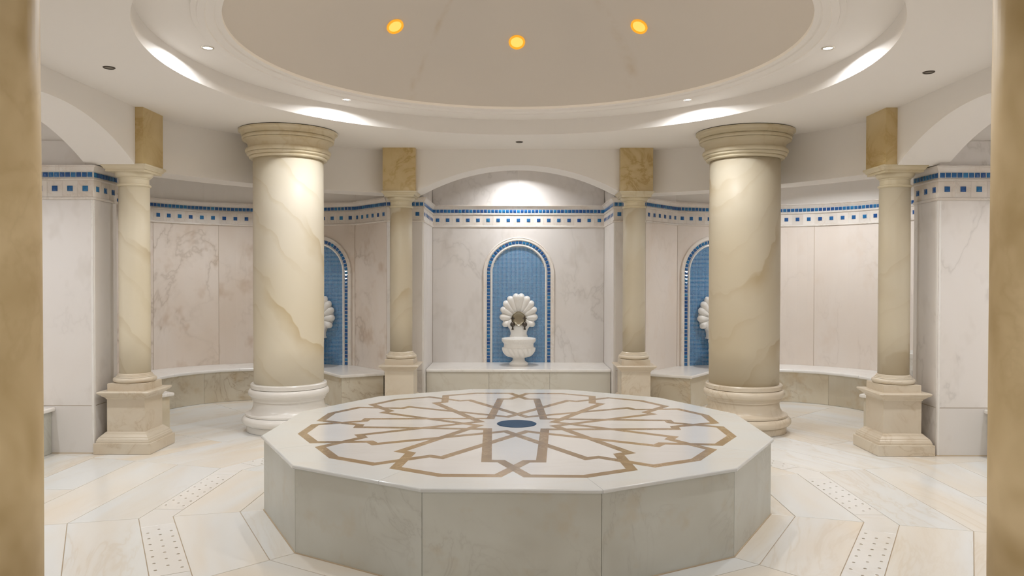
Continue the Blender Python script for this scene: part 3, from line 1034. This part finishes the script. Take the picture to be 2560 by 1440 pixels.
def arrangement(segs):
    """split segments at their crossings and trace the bounded faces"""
    cuts = [[0.0, 1.0] for _ in segs]
    for i in range(len(segs)):
        a, b = segs[i]
        r = b - a
        for j in range(i + 1, len(segs)):
            c, d = segs[j]
            s = d - c
            den = r.x * s.y - r.y * s.x
            if abs(den) < 1e-12:
                continue
            q = c - a
            t = (q.x * s.y - q.y * s.x) / den
            u = (q.x * r.y - q.y * r.x) / den
            if -1e-7 <= t <= 1 + 1e-7 and -1e-7 <= u <= 1 + 1e-7:
                cuts[i].append(min(max(t, 0), 1))
                cuts[j].append(min(max(u, 0), 1))
    verts = []
    grid = {}
    def vid(p):
        kx, ky = int(math.floor(p.x / 0.001)), int(math.floor(p.y / 0.001))
        for ax in (-1, 0, 1):
            for ay in (-1, 0, 1):
                for w in grid.get((kx + ax, ky + ay), ()):
                    if (verts[w] - p).length < 4e-4:
                        return w
        verts.append(p.copy())
        grid.setdefault((kx, ky), []).append(len(verts) - 1)
        return len(verts) - 1
    edges = set()
    for (a, b), cs in zip(segs, cuts):
        ids = []
        for t in sorted(cs):
            w = vid(a + (b - a) * t)
            if not ids or ids[-1] != w:
                ids.append(w)
        for p, q in zip(ids, ids[1:]):
            edges.add((min(p, q), max(p, q)))
    adj = {}
    for p, q in edges:
        adj.setdefault(p, []).append(q)
        adj.setdefault(q, []).append(p)
    for p in adj:
        adj[p].sort(key=lambda q: atan2(verts[q].y - verts[p].y, verts[q].x - verts[p].x))
    seen = set()
    faces = []
    for p, q in [(a, b) for a, b in edges] + [(b, a) for a, b in edges]:
        if (p, q) in seen:
            continue
        face = []
        u, w = p, q
        while (u, w) not in seen:
            seen.add((u, w))
            face.append(u)
            nb = adj[w]
            k = nb.index(u)
            u, w = w, nb[k - 1]
        poly = [(verts[i].x, verts[i].y) for i in face]
        if len(poly) >= 3 and area2(poly) > 1e-5:
            faces.append(poly)
    return faces

def dist_seg(p, a, b):
    ab = b - a
    t = max(0, min(1, (p - a).dot(ab) / ab.length_squared))
    return (p - a - ab * t).length

def inner_point(poly):
    """a point well inside a simple polygon, by ear test"""
    from mathutils.geometry import tessellate_polygon
    tris = tessellate_polygon([[Vector((x, y, 0)) for x, y in poly]])
    best, ba = None, -1
    for t in tris:
        a, b, c = [Vector(poly[i]) for i in t]
        ar = abs((b - a).x * (c - a).y - (b - a).y * (c - a).x)
        if ar > ba:
            ba, best = ar, (a + b + c) / 3
    return best

center_lines = [(Vector(l[i]), Vector(l[(i + 1) % len(l)])) for l in cycles for i in range(len(l))]
pieces = arrangement(segs)
part('bed', prism([lp(-165 + 30 * i, RLIM) for i in range(12)], ZT - 0.0185, ZT - 0.004), 'inlay_marble', stone)
outer_poly = None
for poly in pieces:
    c = inner_point(poly)
    d = min(dist_seg(c, a, b) for a, b in center_lines)
    brown = d < WS / 2 - 1e-4
    ctr = Vector((sum(p[0] for p in poly) / len(poly), sum(p[1] for p in poly) / len(poly)))
    if brown:
        # grain follows the band
        a, b = min(center_lines, key=lambda s: dist_seg(c, *s))
        ang = atan2((b - a).y, (b - a).x)
    else:
        ang = 0.0
    loc = [((p[0] - ctr.x) * cos(-ang) - (p[1] - ctr.y) * sin(-ang), (p[0] - ctr.x) * sin(-ang) + (p[1] - ctr.y) * cos(-ang)) for p in poly]
    part('inlay_strip' if brown else 'marble_inlay', prism(loc, ZT - 0.004, ZT), 'brown_marble' if brown else 'inlay_marble', stone, loc=(ctr.x, ctr.y, 0), rz=ang)
# white fill between the bands' outer edge and the rim
fill = arrangement(segs + [(bound[i], bound[(i + 1) % 12]) for i in range(12)])
done = {(round(sum(p[0] for p in q) / len(q), 4), round(sum(p[1] for p in q) / len(q), 4)) for q in pieces}
for poly in fill:
    key = (round(sum(p[0] for p in poly) / len(poly), 4), round(sum(p[1] for p in poly) / len(poly), 4))
    if key in done:
        continue
    c = inner_point(poly)
    if min(dist_seg(c, a, b) for a, b in center_lines) < WS / 2 - 1e-4:
        continue
    if area2(poly) < 2e-4:
        continue
    ctr = Vector((sum(p[0] for p in poly) / len(poly), sum(p[1] for p in poly) / len(poly)))
    part('rim_inlay', prism([(p[0] - ctr.x, p[1] - ctr.y) for p in poly], ZT - 0.004, ZT), 'rim_marble', stone, loc=(ctr.x, ctr.y, 0))
disc = part('center_disc', lathe([(0.134, ZT - 0.003), (0.134, ZT + 0.0012), (0.132, ZT + 0.0022), (0.125, ZT + 0.0025), (0.001, ZT + 0.0025)], 64), 'blue_disc', stone, smooth=30)
disc['label'] = 'dark blue round glass disc'

# ---------------------------------------------------------------- tiled niches, shell fountains, basins
NH, NSP = 0.333, 1.525 - ZB          # mosaic half width, springing height above the bench

def niche_path(h):
    """outline of a round-headed niche, right foot up and over to the left foot (x, z)"""
    pts = [(h, 0.0)]
    for i in range(33):
        a = pi * i / 32
        pts.append((h * cos(a), NSP + h * sin(a)))
    pts.append((-h, 0.0))
    return pts

def frame_sweep(h, prof):
    """sweep profile (offset outwards, depth towards the room) along the niche outline"""
    pts = [Vector(p) for p in niche_path(h)]
    n = len(pts)
    V, Fc = [], []
    k = len(prof)
    for i in range(n):
        t1 = (pts[i] - pts[i - 1]).normalized() if i else (pts[1] - pts[0]).normalized()
        t2 = (pts[i + 1] - pts[i]).normalized() if i < n - 1 else t1
        n1, n2 = Vector((t1.y, -t1.x)), Vector((t2.y, -t2.x))
        m = (n1 + n2) / (1 + n1.dot(n2))
        for d, y in prof:
            w = pts[i] + m * d
            V.append((w.x, -y, w.y))
    for i in range(n - 1):
        for j in range(k):
            jj = (j + 1) % k
            Fc.append((i * k + j, i * k + jj, (i + 1) * k + jj, (i + 1) * k + j))
    Fc.append(tuple(range(k)))
    Fc.append(tuple(range((n - 1) * k, n * k))[::-1])
    return V, Fc

def mosaic_mesh():
    V, Fc = [], []
    p = 0.0166
    s = p / 2 - 0.0013
    nx = int(2 * NH / p)
    x0 = -nx * p / 2
    nz = int((NSP + NH) / p)
    for i in range(nx):
        for j in range(nz):
            cx_, cz = x0 + (i + 0.5) * p, (j + 0.5) * p + 0.001
            if cz > NSP and hypot(abs(cx_) + s * 0.5, cz - NSP + s * 0.5) > NH + 0.004:
                continue
            o = len(V)
            tl = random.uniform(-0.0003, 0.0003)
            for d, y in ((s, -0.003), (s * 0.86, -0.0068 + tl)):
                V += [(cx_ - d, y, cz - d), (cx_ + d, y, cz - d), (cx_ + d, y, cz + d), (cx_ - d, y, cz + d)]
            Fc.append((o + 4, o + 5, o + 6, o + 7))
            for q in range(4):
                r = (q + 1) % 4
                Fc.append((o + q, o + r, o + 4 + r, o + 4 + q))
    me = bpy.data.meshes.new('mosaic')
    me.from_pydata(V, [], Fc)
    me.update()
    me.materials.append(MATS['mosaic'])
    return me

def niche_back():
    pts = niche_path(NH + 0.01)
    n = len(pts)
    V = [(x, -0.0005, z) for x, z in pts] + [(x, -0.004, z) for x, z in pts]
    Fc = [tuple(range(n)), tuple(range(n, 2 * n))[::-1]] + [(i, (i + 1) % n, n + (i + 1) % n, n + i) for i in range(n)]
    return V, Fc

TILE_R = 0.383
NICHE_TILE = tile_mesh(0.0375, 0.003, 0.009, 0.3)
def make_niche():
    root = thing('tiled_niche', 'x', 'niche')
    part('grout_panel', niche_back(), 'mosaic_grout', root)
    o = obj('mosaic', mosaic_mesh(), root)
    o['kind'] = 'stuff'
    # jamb mouldings
    part('inner_moulding', frame_sweep(NH, [(0.0, 0.002), (0.0, 0.018), (0.004, 0.025), (0.012, 0.028), (0.020, 0.025), (0.024, 0.017), (0.026, 0.002)]), 'white_marble', root, smooth=40)
    part('tile_bed', frame_sweep(TILE_R, [(-0.026, 0.002), (-0.026, 0.013), (0.026, 0.013), (0.026, 0.002)]), 'pale_grout', root)
    part('outer_moulding', frame_sweep(TILE_R + 0.023, [(0.0, 0.002), (0.0, 0.017), (0.006, 0.024), (0.014, 0.024), (0.030, 0.020), (0.036, 0.024), (0.043, 0.020), (0.047, 0.002)]), 'frieze_marble', root, smooth=40)
    # border tiles
    npath = [Vector(p) for p in niche_path(TILE_R)]
    cum = [0.0]
    for a, b in zip(npath, npath[1:]):
        cum.append(cum[-1] + (b - a).length)
    L = cum[-1]
    m = round(L / 0.0445)
    for i in range(m):
        s = (i + 0.5) * L / m
        k = max(q for q in range(len(cum) - 1) if cum[q] <= s)
        t = (npath[k + 1] - npath[k]).normalized()
        p = npath[k] + t * (s - cum[k])
        o = obj('border_tile', NICHE_TILE, root, (p.x, -0.013, p.y))
        o.rotation_euler = (0, -atan2(t.y, t.x), 0)
    return root

def ellipsoid_lobe(length, wmax, hmax):
    """plump teardrop lobe along +Z from the boss outwards, flat back at y=0, bulging to -Y, tip well rounded"""
    n, m = 22, 14
    V, Fc = [], []
    z0 = 0.045
    zr = length - wmax * 1.15            # where the round tip begins
    st = [(z0 + (zr - z0) * i / 10, 0.34 + 0.66 * (i / 10) ** 0.85) for i in range(11)]
    st += [(zr + (length - zr) * sin(pi / 2 * i / 11), max(cos(pi / 2 * i / 11), 0.012)) for i in range(1, 12)]
    for z, k in st:
        for j in range(m + 1):
            a = pi * j / m
            V.append((wmax * k * cos(a), -hmax * (0.25 * k + 0.75 * k ** 1.2) * sin(a) ** 0.85 if 0 < j < m else 0.0, z))
    rows = len(st)
    for i in range(rows - 1):
        for j in range(m):
            a = i * (m + 1) + j
            Fc.append((a, a + 1, a + m + 2, a + m + 1))
        a = i * (m + 1)
        Fc.append((a, a + m + 1, a + 2 * m + 1, a + m))
    Fc.append(tuple(range(m + 1)))
    Fc.append(tuple(range((rows - 1) * (m + 1), rows * (m + 1)))[::-1])
    return V, Fc

SH_Z = 0.557
def make_fountain():
    root = thing('shell_fountain', 'x', 'fountain')
    tips = [(0.038, 0.322), (0.122, 0.288), (0.185, 0.224), (0.228, 0.136), (0.243, 0.026), (0.206, -0.082)]
    ws = [0.046, 0.046, 0.045, 0.045, 0.046, 0.044]
    bend = Matrix.Rotation(0.10, 4, 'X')
    for (tx, tz), w in zip(tips, ws):
        for sgn in (1, -1):
            ln = hypot(tx, tz)
            ang = atan2(sgn * tx, tz)
            me = mesh_from('shell_lobe', xf(ellipsoid_lobe(ln, w, 0.050), Matrix.Rotation(ang, 4, 'Y') @ Matrix.Rotation(0.0, 4, 'X')), 'carved_marble', 'all')
            obj('shell_lobe', me, root, (0, -0.028, SH_Z))
    # back of the shell
    back = [(tx * 0.9, tz * 0.9) for tx, tz in tips]
    outline = back + [(0.06, -0.08), (-0.06, -0.08)] + [(-x, z) for x, z in back[::-1]]
    n = len(outline)
    V = [(x, -0.002, SH_Z + z) for x, z in outline] + [(x, -0.034, SH_Z + z) for x, z in outline]
    Fc = [tuple(range(n)), tuple(range(n, 2 * n))[::-1]] + [(i, (i + 1) % n, n + (i + 1) % n, n + i) for i in range(n)]
    part('shell_back', (V, Fc), 'carved_marble', root)
    # waisted stem below the shell
    prof = [(0.114, 0.330), (0.113, 0.342), (0.106, 0.352), (0.103, 0.372), (0.105, 0.395), (0.113, 0.420), (0.130, 0.448), (0.144, 0.470), (0.149, 0.492), (0.146, 0.512), (0.134, 0.530), (0.11, 0.545), (0.07, 0.56)]
    out = [(x, z) for x, z in prof] + [(-x, z) for x, z in prof[::-1]]
    n = len(out)
    rings = [(-0.002, 0.0), (-0.052, 0.0), (-0.066, 0.006), (-0.072, 0.016)]
    V = []
    for y, d in rings:
        V += [(x - math.copysign(d, x), y, z) for x, z in out]
    Fc = [tuple(range(n)), tuple(range((len(rings) - 1) * n, len(rings) * n))[::-1]]
    for k in range(len(rings) - 1):
        Fc += [(k * n + i, k * n + (i + 1) % n, (k + 1) * n + (i + 1) % n, (k + 1) * n + i) for i in range(n)]
    part('stem', (V, Fc), 'carved_marble', root, smooth=45)
    toY = Matrix.Rotation(pi / 2, 4, 'X')     # +Z of a lathe turns to -Y
    plate = lathe([(0.001, 0.062), (0.02, 0.061), (0.06, 0.064), (0.078, 0.070), (0.086, 0.080), (0.092, 0.078), (0.092, 0.05)], 40, cap=False)
    part('metal_plate', xf(xf(plate, toY), Matrix.Translation((0, -0.012, SH_Z + 0.004))), 'bronze_plate', root, smooth=40)
    for sgn in (-1, 1):
        tap = thing('tap', 'x', 'x')
        del tap['label'], tap['category']
        tap.parent = root
        tap.location = (sgn * 0.076, -0.07, SH_Z - 0.068)
        part('tap_body', xf(lathe([(0.001, 0.045), (0.012, 0.044), (0.024, 0.036), (0.031, 0.022), (0.031, 0.010), (0.022, 0.0), (0.014, -0.006), (0.014, -0.04)], 24, cap=False), toY), 'dark_bronze', tap, smooth=60)
        part('spout', lathe([(0.009, -0.020), (0.009, -0.052), (0.014, -0.053), (0.014, -0.066), (0.010, -0.066)], 20), 'dark_bronze', tap, smooth=40, loc=(0, -0.026, 0))
        part('tap_neck', lathe([(0.007, 0.020), (0.007, 0.052), (0.011, 0.054), (0.011, 0.060)], 16), 'dark_bronze', tap, smooth=40, loc=(0, -0.02, 0))
        knob = []
        for a in (0, pi / 2):
            knob.append(xf(lathe([(0.001, -0.025), (0.008, -0.024), (0.010, -0.019), (0.006, -0.012), (0.006, 0.012), (0.010, 0.019), (0.008, 0.024), (0.001, 0.025)], 12, cap=False), Matrix.Rotation(a, 4, 'Y')))
        part('tap_handle', join(*knob), 'dark_bronze', tap, smooth=60, loc=(0, -0.02, 0.076))
    return root

def make_basin():
    root = thing('wash_basin', 'x', 'basin')
    part('foot', lathe([(0.09, 0.001), (0.112, 0.001)] + torus_prof(0.106, 0.018, 0.010, 0.016, 6)[1:] + [(0.104, 0.037), (0.088, 0.045), (0.078, 0.055), (0.073, 0.072), (0.074, 0.088), (0.084, 0.098), (0.05, 0.102)], 48), 'carved_marble', root, smooth=35)
    bowl = []
    for i in range(13):
        t = i / 12
        bowl.append((0.085 + 0.120 * sin(t * pi / 2) ** 0.9, 0.096 + 0.112 * (1 - cos(t * pi / 2)) + 0.008 * t))
    def flute(r, z, a):
        t = (z - 0.096) / 0.12
        k = abs(sin(9 * (a + 0.32 * t)))
        return r * (0.90 + 0.115 * k ** 0.55)
    part('fluted_bowl', lathe(bowl + [(0.19, 0.222), (0.15, 0.222)], 144, rfun=lambda r, z, a: flute(r, z, a) if z < 0.217 else r), 'carved_marble', root, smooth=40)
    part('rim', lathe([(0.15, 0.216), (0.186, 0.216), (0.188, 0.224), (0.183, 0.232), (0.183, 0.262), (0.187, 0.272), (0.197, 0.282), (0.206, 0.292), (0.211, 0.300), (0.212, 0.322), (0.209, 0.331),
                       (0.201, 0.334), (0.178, 0.334), (0.172, 0.325), (0.160, 0.26), (0.12, 0.205), (0.06, 0.18), (0.002, 0.175)], 72), 'carved_marble', root, smooth=35)
    return root

niche0, fountain0, basin0 = make_niche(), make_fountain(), make_basin()
def wall_mid(run):
    q, t, nr = run.at(run.L / 2)
    return q, nr
spots = []
q, nr = Vector((0.035, NB)), Vector((0, -1))
spots.append((q, nr, 'in the middle of the central alcove', 'in the central alcove', 'on the central bench'))
nw_q = Path([nw_pts[1], nw_pts[2]]); q, t, nr = nw_q.at(nw_q.L / 2)
spots.append((q, nr, 'half hidden by the large left column', 'half hidden by the large left column', 'half hidden by the large left column'))
ne_q = Path([ne_pts[-3], ne_pts[-2]]); q, t, nr = ne_q.at(ne_q.L / 2)
spots.append((q, nr, 'half hidden by the large right column', 'half hidden by the large right column', 'half hidden by the large right column'))
ne_q2 = Path([ne_pts[1], ne_pts[2]]); q, t, nr = ne_q2.at(ne_q2.L / 2)
spots.append((q, nr, 'behind the slim column by the right pier', 'behind the slim column by the right pier', 'behind the slim column by the right pier'))
for i, (q, nr, ln, lf, lb) in enumerate(spots):
    n_, f_, b_ = (niche0, fountain0, basin0) if i == 0 else (copy_tree(niche0), copy_tree(fountain0), copy_tree(basin0))
    rz = face_rot(nr)
    for o, d in ((n_, 0.0), (f_, 0.009), (b_, 0.297)):
        w = q + nr * d
        o.location = (w.x, w.y, ZB + 0.0005)
        o.rotation_euler = (0, 0, rz)
    tag(n_, 'arched blue mosaic niche with tile border, ' + ln, 'niche', 'blue mosaic niches')
    tag(f_, 'white carved shell fountain with two taps, ' + lf, 'fountain', 'shell fountains')
    tag(b_, 'white fluted marble basin on a foot, ' + lb, 'basin', 'footed basins')

# ---------------------------------------------------------------- lamps
def aim(o, d):
    o.rotation_euler = Vector(d).to_track_quat('-Z', 'Y').to_euler()

def area_lamp(name, loc, power, col, size, spread, parent=None, d=(0, 0, -1)):
    l = bpy.data.lights.new(name, 'AREA')
    l.shape = 'DISK'
    l.size = size
    l.energy = power
    l.color = col
    l.spread = radians(spread)
    o = bpy.data.objects.new(name, l)
    COL.objects.link(o)
    o.location = loc
    aim(o, d)
    if parent:
        o.parent = parent
    return o

def downlight(x, y, z, label, lens='lens_white', ring='chrome', power=0, col=COVE_COL, spread=165, group='lit recessed spotlights', size=0.06, r=0.042):
    root = thing('downlight', label, 'lamp', (x, y, z), 0, group)
    part('trim_ring', lathe([(r * 0.72, 0.0), (r * 0.74, -0.004), (r * 0.86, -0.007), (r, -0.004), (r * 1.03, 0.0005)], 32, cap=False), ring, root, smooth=60)
    part('lens', lathe([(0.001, -0.0035), (r * 0.4, -0.0035), (r * 0.74, -0.002)], 32, cap=False), lens, root, smooth='all')
    if power:
        area_lamp('bulb', (0, 0, -0.012), power, col, size, spread, root)
    return root

RSP = 2.09
cove = [(180, 'white recessed spotlight in the ceiling step, far left', 1.0), (135, 'white recessed spotlight in the ceiling step above the left column', 1.0),
        (45, 'white recessed spotlight in the ceiling step above the right column', 1.0), (0, 'white recessed spotlight in the ceiling step, far right', 1.0),
        (225, 'white recessed spotlight in the ceiling step, near left above the camera view', 1.0), (315, 'white recessed spotlight in the ceiling step, near right above the camera view', 1.0)]
for a, lab, k in cove:
    downlight(RSP * cos(radians(a)), RSP * sin(radians(a)), ZU, lab, power=COVE_W * k)
for (x, y), lab in (((0.03, 2.72), 'unlit recessed spotlight in the ceiling before the central arch'), ((-2.735, -0.04), 'unlit recessed spotlight in the ceiling at far left'),
                    ((2.80, 0.06), 'unlit recessed spotlight in the ceiling at far right')):
    downlight(x, y, ZC, lab, 'lamp_off', 'lamp_dark', group='unlit recessed spotlights', r=0.038)
# warm lamps in the dome
for az, lab in ((90, 'amber glowing dome lamp, the middle one of three'), (135, 'amber glowing dome lamp, the leftmost of three'), (45, 'amber glowing dome lamp, the rightmost of three')):
    r = 1.385
    z = ZS + sqrt(RS * RS - r * r)
    root = thing('dome_lamp', lab, 'lamp', (r * cos(radians(az)), r * sin(radians(az)), z), 0, 'amber dome lamps')
    nrm = Vector((r * cos(radians(az)), r * sin(radians(az)), z - ZS)).normalized()
    aim(root, -nrm)
    part('glow_ring', lathe([(0.052, 0.004), (0.054, -0.010), (0.062, -0.016), (0.069, -0.012), (0.071, 0.004)], 40, cap=False), 'lens_amber', root, smooth=50)
    part('lens', lathe([(0.001, -0.008), (0.03, -0.008), (0.055, -0.003)], 40, cap=False), 'lens_amber_core', root, smooth='all')
    area_lamp('bulb', (0, 0, -0.02), DOME_W, (1.0, 0.80, 0.55), 0.09, 170, root)
# alcove and bay lamps hidden by the arches; the passage pair is added fill
for (x, y, p, sp, lab) in ((0.03, 4.12, ALCOVE_W, 140, 'recessed lamp behind the central arch'), (-4.05, 0.0, SIDE_W, 120, 'recessed lamp behind the left arch'),
                           (4.05, 0.0, SIDE_W, 120, 'recessed lamp behind the right arch'), (-3.35, 3.35, EXEDRA_W['nw'], 115, 'recessed lamp behind the left curved beam'),
                           (3.35, 3.35, EXEDRA_W['ne'], 138, 'recessed lamp behind the right curved beam'), (-0.5, -5.3, HALL_FILL_W, 160, 'added fill lamp in the passage ceiling, left one'),
                           (0.5, -5.3, HALL_FILL_W, 160, 'added fill lamp in the passage ceiling, right one')):
    downlight(x, y, ZC, lab, power=p, spread=sp, group='recessed lamps out of sight')
